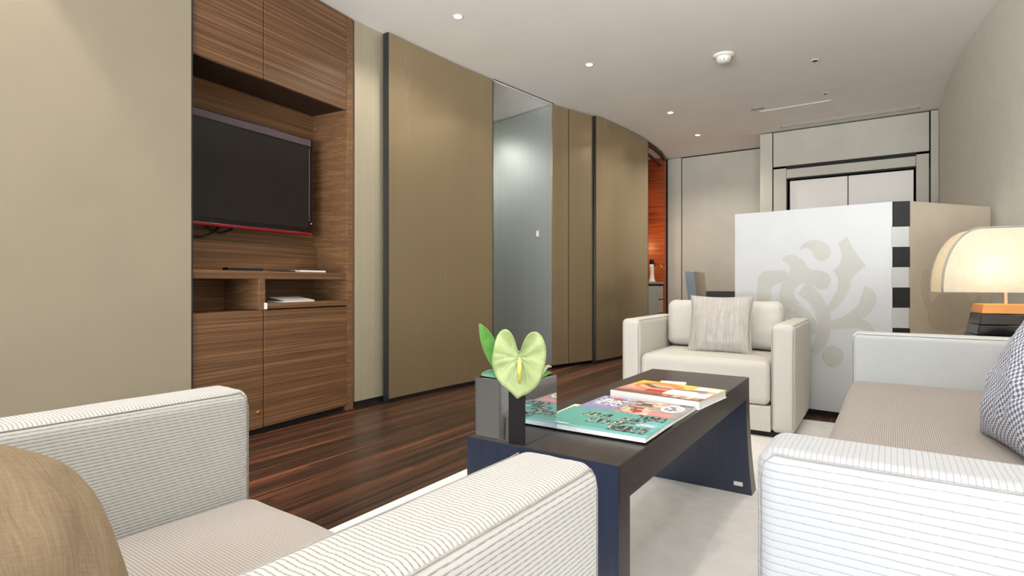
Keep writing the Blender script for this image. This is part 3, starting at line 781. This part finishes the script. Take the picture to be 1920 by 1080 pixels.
near = thing('armchair', 'cream ribbed armchair in the foreground at lower left, seen from behind', 'armchair', (-0.7275, 0.624, 0.012), PI-0.03)
seat(near, 0.895, 0.83, arm=0.115, body_mat='cord_cloth', r=0.024, top=0.606, bt=0.12)
far = thing('armchair', 'cream armchair facing the camera beyond the coffee table', 'armchair', (-0.870, 3.195, 0.012))
seat(far, 0.955, 0.72, top=0.604, arm_mats=('plain_cloth', 'plain_cloth'), seat_mat='plain_cloth', body_mat='plain_cloth')
sofa = thing('sofa', 'long pale ribbed sofa with taupe seat along the right wall', 'sofa', (-0.134, 1.878, 0.012), -PI/2-0.0077)
# canonical -x end lies at the far side after the turn
seat(sofa, 2.205, 0.86, arm=0.13, arm_mats=('arm_cloth', 'cord_sofa'), seat_mat='cord_sofa_seat', body_mat='cord_sofa', backs=2, r=0.026, top=0.604)

def cushion(label, loc, rot, wd, ht, t, mat, seed, piping=None, pinch=0.07, cut=0.0):
    o = thing('cushion', label, 'cushion', loc)
    o.rotation_euler = rot
    c = obj('cover', pillow_bm(wd, ht, t, seed=seed, pinch=pinch, cut=cut), mat, o, True)
    loop = []
    n = 16
    for (a, b) in (((-1, -1), (1, -1)), ((1, -1), (1, 1)), ((1, 1), (-1, 1)), ((-1, 1), (-1, -1))):
        for i in range(n):
            q = i/n; u = a[0]+(b[0]-a[0])*q; v = a[1]+(b[1]-a[1])*q
            k = 1-cut*u*u*v*v
            loop.append((wd/2*u*(1-pinch*(1-v*v))*k, ht/2*v*(1-pinch*(1-u*u))*k, 0))
    loop.append(loop[0])
    obj('piping', tube(NB(), loop, 0.0035, 6), piping or mat, o, True)
    return o
def facing(n, roll=0.0):
    n = Vector(n).normalized(); u = (Vector((0, 0, 1))-n*n.z).normalized(); r = u.cross(n)
    m = Matrix((r, u, n)).transposed() @ Matrix.Rotation(roll, 3, 'Z')
    return m.to_euler()
cushion('tan slubbed cushion in the foreground armchair', (-0.592, 0.052, 0.552), facing((0.75, 0.45, 0.48), math.radians(-18)), 0.45, 0.37, 0.15, 'tan_cloth', 3, None, -0.01, 0.17)
cushion('silver grey square cushion on the far cream armchair', (-0.835, 3.50, 0.582), (math.radians(74), 0, math.radians(4)), 0.365, 0.36, 0.14, 'silver_cloth', 9)
cushion('blue and white checked cushion on the sofa', (0.345, 1.80, 0.62), (math.radians(68), 0, math.radians(-80)), 0.46, 0.46, 0.19, 'blue_check', 14)

# ------------------------------------------------------------------ rug
rg = bbox(-1.54, -0.60, 0.0, 0.68, 3.764, 0.012, 0.004, 2)
tag(obj('rug', rg, 'rug_pile'), 'pale grey beige rug under the coffee table and seats', 'rug')

# ------------------------------------------------------------------ coffee table
T0 = Vector((-0.845, 1.058)); TW, TL, THT = 0.395, 1.29, 0.46
ct = thing('coffee_table', 'dark wenge coffee table with slab legs before the sofa', 'coffee table', (T0.x, T0.y, 0.012))
zt = THT-0.012
obj('table_top', bbox(0, 0, zt-0.082, TW, TL, zt, 0.002, 1), 'wenge', ct)
def leg(y0, y1, flare):
    bm = NB(); n = 10; rings = []
    for i in range(n+1):
        t = i/n; z = (zt-0.0015)*(1-t); e = flare*t**2.2
        xa, xb = 0.0006-abs(e)*0.3, TW-0.0006+abs(e)
        rings.append([bm.verts.new(p) for p in ((xa, y0+min(e, 0), z), (xb, y0+min(e, 0), z), (xb, y1+max(e, 0), z), (xa, y1+max(e, 0), z))])
    for a, b in zip(rings, rings[1:]):
        for k in range(4): bm.faces.new((a[k], a[(k+1) % 4], b[(k+1) % 4], b[k]))
    bm.faces.new(rings[0]); bm.faces.new(rings[-1][::-1])
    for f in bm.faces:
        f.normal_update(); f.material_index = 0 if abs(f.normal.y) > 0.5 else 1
    return bm
obj('leg', leg(-0.0012, 0.058, 0.0), ['wenge_sky_blue', 'wenge'], ct)
fl_ = obj('leg', leg(TL-0.058, TL+0.0012, 0.022), ['wenge_sky_blue', 'wenge'], ct)
obj('maker_plate', bbox(TW-0.045, TL-0.0625, 0.03, TW-0.012, TL-0.0575, 0.045, 0.001, 1), 'white_plastic', fl_)

# vase with the anthurium
vz = THT+0.0005
va = thing('vase', 'black mirrored cube vase on the near corner of the coffee table', 'vase', (-0.757, 1.142, vz))
s_ = 0.0725; hh = 0.142
def sleeve(a, z0, z1, t):
    bm = NB(); c = ((-1, -1), (1, -1), (1, 1), (-1, 1))
    R = [[bm.verts.new((x*r, y*r, z)) for x, y in c] for r, z in ((a, z0), (a, z1), (a-t, z1), (a-t, z0+0.05))]
    bm.faces.new(R[0][::-1]); bm.faces.new(R[3])
    for p, q in zip(R, R[1:]):
        for k in range(4): bm.faces.new((p[k], p[(k+1) % 4], q[(k+1) % 4], q[k]))
    return bm
obj('vase_body', sleeve(s_, 0, hh, 0.005), 'smoked_mirror', va)
obj('front_band', bbox(s_-0.046, -s_-0.0012, 0.0005, s_-0.0005, -s_-0.0002, hh-0.001, 0.0003, 1), 'band_black', va)
cd = Vector((math.sin(TH), -math.cos(TH), 0.0)); cr_ = Vector((math.cos(TH), math.sin(TH), 0)); cu = Vector((0, 0, 1))
an = thing('anthurium', 'pale green anthurium flower with long leaves in the black vase', 'flower', (-0.757, 1.142, vz+0.095))
def local_px(px, py, D):
    X = (px-960)/FPX*D
    wx, wy, wz = X*math.cos(TH)-D*math.sin(TH), X*math.sin(TH)+D*math.cos(TH), H+(HOR-py)*D/FPX
    return Vector((wx, wy, wz)) - Vector((-0.757, 1.142, vz+0.095))
# heart shaped spathe: half outline widths by height, both lobes above the joint
def spathe():
    bm = NB(); cen = local_px(973, 672, 1.222)
    outline = [(-3, 74), (4, 68), (18, 64), (34, 52), (46, 28), (52, 0), (51, -24), (43, -43), (32, -51), (20, -49), (10, -36), (3, -14)]   # right half, px, y down
    left = [(-3, -14), (-9, -40), (-20, -55), (-32, -55), (-43, -40), (-48, -14), (-51, 6), (-48, 26), (-37, 44), (-22, 56), (-10, 66)]
    out = smoothc(outline+left, 2)
    sc = 1.222/FPX; nr = 10; rings = []
    for k in range(1, nr+1):
        t = k/nr; ring = []
        for (x, y) in out:
            X, Y = x*t, (y+4)*t-4
            a = math.atan2(Y, X)
            depth = 0.016*t*t*(1 if y < 0 else 0.5) - 0.018*(abs(X)/50)**2 + 0.0035*math.sin(a*9)*t*(1-0.3*t)
            depth += -0.006*math.exp(-(X/7)**2)*t*(1 if Y < 0 else 0.3)
            ring.append(bm.verts.new(cen + cr_*(X*sc) - cu*(Y*sc) + cd*depth + cd*0.10*(Y*sc)))
        rings.append(ring)
    c0 = bm.verts.new(cen + cu*4*sc)
    n = len(out)
    for i in range(n): bm.faces.new((c0, rings[0][i], rings[0][(i+1) % n]))
    for a, b in zip(rings, rings[1:]):
        for i in range(n): bm.faces.new((a[i], b[i], b[(i+1) % n], a[(i+1) % n]))
    return bm
sp_ = obj('spathe', spathe(), 'spathe_green', an, True)
md = sp_.modifiers.new('thick', 'SOLIDIFY'); md.thickness = 0.0012; md.offset = 0
c0 = local_px(974, 670, 1.221)
bm = NB(); sc = 1.221/FPX
for ang, ln in ((200, 44), (235, 50), (160, 40), (-20, 44), (-55, 50), (20, 40), (130, 34), (50, 30), (-78, 46), (258, 46)):
    pts = []
    for t in span(0.08, 1, 8):
        a = math.radians(ang + (18 if 90 < ang < 270 else -18)*t*(1 if math.sin(math.radians(ang)) < 0.2 else -1))
        X, Y = math.cos(a)*ln*t, -math.sin(a)*ln*t
        depth = 0.016*t*t*(1 if Y < 0 else 0.5) - 0.018*(abs(X)/50)**2
        pts.append(c0 + cr_*(X*sc) - cu*(Y*sc) + cd*(depth+0.0008) + cd*0.10*Y*sc)
    tube(bm, pts, [0.0011*(1-0.6*i/8) for i in range(9)], 5)
obj('vein', bm, 'spathe_vein', sp_, True)
bm = tube(NB(), [c0+cd*(0.008+0.012*math.sin(PI*t))-cu*(0.056*t) for t in span(0, 1, 10)], [0.0035, 0.005, 0.0052, 0.0052, 0.005, 0.005, 0.0046, 0.0042, 0.0036, 0.003, 0.0015], 10)
obj('spadix', bm, 'spadix', an, True)
obj('flower_stem', tube(NB(), [c0-cd*0.02, c0-cd*0.06-cu*0.03, Vector((0.0, 0.0, 0.06)), Vector((0, 0, -0.02))], 0.003, 8), 'stem_green', an, True)
def leaf(name, pts, wds, D0, D1, mat, fold=0.35):
    bm = NB(); n = len(pts); rows = []
    for i, ((px, py), wd) in enumerate(zip(pts, wds)):
        D = D0+(D1-D0)*i/(n-1)
        a, b = pts[max(i-1, 0)], pts[min(i+1, n-1)]
        dx, dy = b[0]-a[0], b[1]-a[1]; l = math.hypot(dx, dy)
        nx, ny = -dy/l, dx/l
        row = []
        for k in (-1, -0.5, 0, 0.5, 1):
            v = local_px(px+nx*wd/2*k, py+ny*wd/2*k, D) + cd*(abs(k)*wd*0.5/FPX*D*fold)
            row.append(bm.verts.new(v))
        rows.append(row)
    for a, b in zip(rows, rows[1:]):
        for k in range(4): bm.faces.new((a[k], a[k+1], b[k+1], b[k]))
    o = obj(name, bm, mat, an, True)
    s = o.modifiers.new('sub', 'SUBSURF'); s.levels = 1; s.render_levels = 2
    s = o.modifiers.new('thick', 'SOLIDIFY'); s.thickness = 0.0012
    return o
leaf('leaf', [(899, 607), (908, 622), (917, 645), (926, 668), (936, 690), (952, 715)], [3, 21, 29, 27, 21, 8], 1.33, 1.36, 'leaf_green')
leaf('leaf', [(903, 702), (920, 699), (940, 701), (960, 708)], [6, 17, 20, 14], 1.36, 1.36, 'leaf_teal', 0.2)
leaf('leaf', [(1034, 688), (1027, 685), (1019, 694), (1008, 706)], [2, 6, 9, 8], 1.33, 1.34, 'spathe_vein', 0.2)
leaf('leaf', [(1034, 698), (1022, 700), (1008, 706), (995, 712)], [3, 10, 12, 9], 1.36, 1.35, 'leaf_green', 0.2)

# ------------------------------------------------------------------ magazines
COVER = ['paper_white', 'print_teal', 'print_aqua', 'print_lilac', 'print_red', 'print_pink', 'print_orange', 'print_yellow', 'print_brown', 'print_grey', 'print_dark', 'print_skin', 'print_letters', 'print_photo', 'print_text', 'paper_cream']
def magazine(label, x, y, z, wd, ht, t, rz, base, art, name='magazine'):
    """cover art: (kind, x0, y0, x1, y1, ink) in fractions of the cover, spine to -y"""
    o = thing(name, label, 'magazine', (x, y, z), rz, 'magazines on the coffee table')
    obj('pages', bbox(0.002, 0.002, 0.0008, wd-0.003, ht-0.003, t-0.0008, 0.001, 1), 'paper_white', o)
    bm = NB(); box(bm, 0, 0, t-0.0008, wd, ht, t, COVER.index(base)); box(bm, 0, 0, 0, wd, ht, 0.0008, 0)
    box(bm, 0, -0.0012, 0, wd, 0, t, 0)
    lay = t
    for k, (kind, a, b, c, d_, ink) in enumerate(art):
        lay += 0.00004
        mi = COVER.index(ink)
        if kind == 'r': pts = [(a, b), (c, b), (c, d_), (a, d_)]
        elif kind == 'e': pts = [((a+c)/2+(c-a)/2*math.cos(q), (b+d_)/2+(d_-b)/2*math.sin(q)) for q in span(0, 2*PI*19/20, 19)]
        else:
            pts = kind
        f = bm.faces.new([bm.verts.new((p[0]*wd, p[1]*ht, lay)) for p in pts]); f.material_index = mi
    me_o = obj('cover', bm, COVER, o)
    return o
def glyph_rows(rows, ink, dots='print_dark', seed=1):
    rnd = random.Random(seed); out = []
    for (x0, y0, x1, y1, n) in rows:
        st = (x1-x0)/n
        for i in range(n):
            a = x0+st*i; b = a+st*0.78; kind = rnd.choice('OLTHEI')
            th = st*0.26; hv = (y1-y0)*0.26
            if kind in 'OHLE': out.append(('r', a, y0, a+th, y1, ink))
            if kind in 'OH': out.append(('r', b-th, y0, b, y1, ink))
            if kind in 'OLE': out.append(('r', a, y0, b, y0+hv, ink))
            if kind in 'OTE': out.append(('r', a, y1-hv, b, y1, ink))
            if kind in 'HE': out.append(('r', a, (y0+y1)/2-hv/2, b, (y0+y1)/2+hv/2, ink))
            if kind in 'TI': out.append(('r', (a+b)/2-th/2, y0, (a+b)/2+th/2, y1, ink))
            out.append(('r', a+st*rnd.uniform(0, .6), y0+(y1-y0)*rnd.uniform(.0, .9), a+st*rnd.uniform(.65, .75), y0+(y1-y0)*rnd.uniform(.92, 1.0), dots))
    return out
tz = THT+0.0008
art = [('r', 0.0, 0.0, 1.0, 0.12, 'print_aqua'), ('r', 0.80, 0.30, 0.985, 0.9, 'print_aqua')]
art += glyph_rows([(0.22, 0.56, 0.50, 0.80, 5), (0.36, 0.32, 0.70, 0.52, 5), (0.60, 0.50, 0.84, 0.72, 4), (0.62, 0.12, 0.96, 0.34, 5), (0.70, 0.74, 0.97, 0.92, 5)], 'print_letters')
art += [('r', 0.80, 0.40, 0.97, 0.42, 'paper_white'), ('r', 0.80, 0.44, 0.95, 0.46, 'paper_white'), ('r', 0.82, 0.48, 0.97, 0.50, 'paper_white'), ('r', 0.05, 0.05, 0.3, 0.075, 'paper_white')]
magazine('magazine with cream cover and dark script, under the teal magazine', -0.775, 1.295, tz, 0.18, 0.215, 0.003, math.radians(3), 'paper_cream',
         glyph_rows([(0.06, 0.45, 0.50, 0.62, 7), (0.06, 0.68, 0.40, 0.80, 6)], 'print_text'))
magazine('teal magazine with patterned lettering, nearest the vase', -0.752, 1.225, tz+0.0035, 0.294, 0.218, 0.010, math.radians(0.5), 'print_teal', art)
art = [('r', 0.36, 0.0, 1.0, 1.0, 'print_grey'), ('r', 0.04, 0.35, 0.34, 0.92, 'print_text'), ('r', 0.15, 0.80, 0.28, 0.9, 'print_red'),
       ('r', 0.40, 0.06, 0.72, 0.55, 'print_photo'), ('r', 0.42, 0.6, 0.74, 0.95, 'print_photo'), ('e', 0.74, 0.40, 0.96, 0.88, 'paper_white'), ('e', 0.77, 0.46, 0.93, 0.82, 'print_text'),
       ('e', 0.54, 0.16, 0.64, 0.34, 'print_red'), ('r', 0.72, 0.10, 0.95, 0.32, 'print_pink'), ('r', 0.44, 0.42, 0.60, 0.50, 'print_brown'), ('r', 0.86, 0.88, 0.99, 0.98, 'print_dark'), ('r', 0.50, 0.70, 0.62, 0.78, 'print_dark'), ('r', 0.05, 0.05, 0.3, 0.25, 'print_lilac')]
magazine('lilac and grey photo magazine lying between the other two magazines', -0.752, 1.446, tz, 0.288, 0.200, 0.010, math.radians(-0.8), 'print_lilac', art)
art = [('r', 0.0, 0.62, 1.0, 1.0, 'print_yellow'), ('r', 0.0, 0.0, 1.0, 0.2, 'print_brown'), ('e', 0.05, 0.35, 0.62, 0.95, 'print_orange'), ('e', 0.12, 0.42, 0.52, 0.80, 'print_skin'),
       ([(0.1, 0.72), (0.3, 0.5), (0.62, 0.55), (0.9, 0.66), (0.88, 0.72), (0.6, 0.62), (0.34, 0.58), (0.16, 0.78)], 0, 0, 0, 0, 'print_brown'),
       ('r', 0.30, 0.22, 0.52, 0.40, 'print_red'), ('r', 0.52, 0.22, 0.98, 0.56, 'paper_white'), ('r', 0.56, 0.06, 0.96, 0.2, 'print_photo'), ('e', 0.80, 0.50, 0.92, 0.64, 'print_grey'), ('r', 0.02, 0.22, 0.28, 0.36, 'print_pink'), ('r', 0.72, 0.7, 0.98, 0.95, 'paper_white')]
magazine('thick magazine with yellow and orange cover, farthest along the table', -0.745, 1.679, tz, 0.294, 0.235, 0.024, math.radians(-6), 'print_skin', art)
bm = bbox(-0.045, -0.03, 0, 0.045, 0.03, 0.012, 0.001, 1)
o = tag(obj('card', bm, 'paper_white'), 'small white card on the table beyond the yellow and orange magazine', 'card'); o.location = (-0.640, 1.985, tz); o.rotation_euler[2] = 0.15

# ------------------------------------------------------------------ side table and lamp behind the sofa end
o = thing('side_table', 'dark side table behind the far arm of the sofa', 'side table', (0.44, 3.26, 0.012))
obj('top', bbox(-0.235, -0.23, 0.515, 0.235, 0.23, 0.548, 0.003, 2), 'wenge', o)
for x in (-0.225, 0.185):
    for y in (-0.22, 0.18): obj('leg', bbox(x, y, 0, x+0.04, y+0.04, 0.515, 0.002, 1), 'wenge', o)
lp = thing('table_lamp', 'table lamp with arched cream shade on tiered black base', 'lamp', (0.437, 3.24, 0.5605), math.radians(8))
def frustum(z0, z1, a0, a1, asp=0.75):
    bm = NB()
    lo = [bm.verts.new((x*a0, y*a0*asp, z0)) for x, y in ((-1, -1), (1, -1), (1, 1), (-1, 1))]
    hi = [bm.verts.new((x*a1, y*a1*asp, z1)) for x, y in ((-1, -1), (1, -1), (1, 1), (-1, 1))]
    bm.faces.new(lo[::-1]); bm.faces.new(hi)
    for k in range(4): bm.faces.new((lo[k], lo[(k+1) % 4], hi[(k+1) % 4], hi[k]))
    bmesh.ops.bevel(bm, geom=bm.edges[:], offset=0.002, segments=1, affect='EDGES')
    return bm
B0 = 0.130
obj('base_tier', frustum(0.0, 0.045, B0, B0-0.006), 'black_lacquer', lp)
obj('base_tier', frustum(0.047, 0.090, B0-0.008, B0-0.016), 'black_lacquer', lp)
obj('base_tier', frustum(0.092, 0.138, B0-0.017, B0-0.025), 'brown_lacquer', lp)
obj('base_top', frustum(0.140, 0.180, B0-0.026, B0-0.033), 'amber_band', lp)  # amber colour on the top tier only
obj('stem', tube(NB(), [(0, 0, 0.18), (0, 0, 0.42)], 0.006, 12), 'white_plastic', lp, True)
# shade: an arch drawn out front to back
def arch(hw, z0, z1, y0, y1, flat=0.35, n=14):
    prof = [(-hw, z0)]
    cx = hw*(1-0.56)
    for i in range(n+1):
        a = PI - (PI/2)*i/n
        prof.append((-cx+math.cos(a)*(hw-cx), z0+0.02+math.sin(a)*(z1-z0-0.02)))
    for i in range(n+1):
        a = PI/2-(PI/2)*i/n
        prof.append((cx+math.cos(a)*(hw-cx), z0+0.02+math.sin(a)*(z1-z0-0.02)))
    prof.append((hw, z0))
    bm = NB()
    A = [bm.verts.new((x, y0, z)) for x, z in prof]; B = [bm.verts.new((x, y1, z)) for x, z in prof]
    for i in range(len(prof)-1): bm.faces.new((A[i], A[i+1], B[i+1], B[i]))
    bm.faces.new(A); bm.faces.new(B[::-1])
    return bm, prof
bm, prof = arch(0.248, 0.232, 0.512, -0.105, 0.105)
sh = obj('shade', bm, 'shade_cloth', lp)
md = sh.modifiers.new('thick', 'SOLIDIFY'); md.thickness = 0.002; md.offset = 0
for y in (-0.105, 0.105):
    obj('shade_rim', tube(NB(), [(x, y, z) for x, z in prof], 0.004, 6), 'grey_plastic', sh, True)
bm = NB(); lathe(bm, [(0.012, 0.30), (0.022, 0.32), (0.032, 0.36), (0.028, 0.39), (0.01, 0.41), (0, 0.412)], n=20); obj('bulb', bm, 'bulb_glow', lp, True)
point((0.36, 3.20, 0.5605+0.34), 1.15, (1.0, 0.80, 0.60), 0.03)
point((0.53, 3.20, 0.5605+0.34), 0.6, (1.0, 0.80, 0.60), 0.03)
# unseen spot without fixture, added to brighten the passage beyond the sliding panel
spot((-4.15, 4.25, CEIL-0.06), 34, 3.0, 1.0, (0.98, 0.98, 0.96), 0.12)
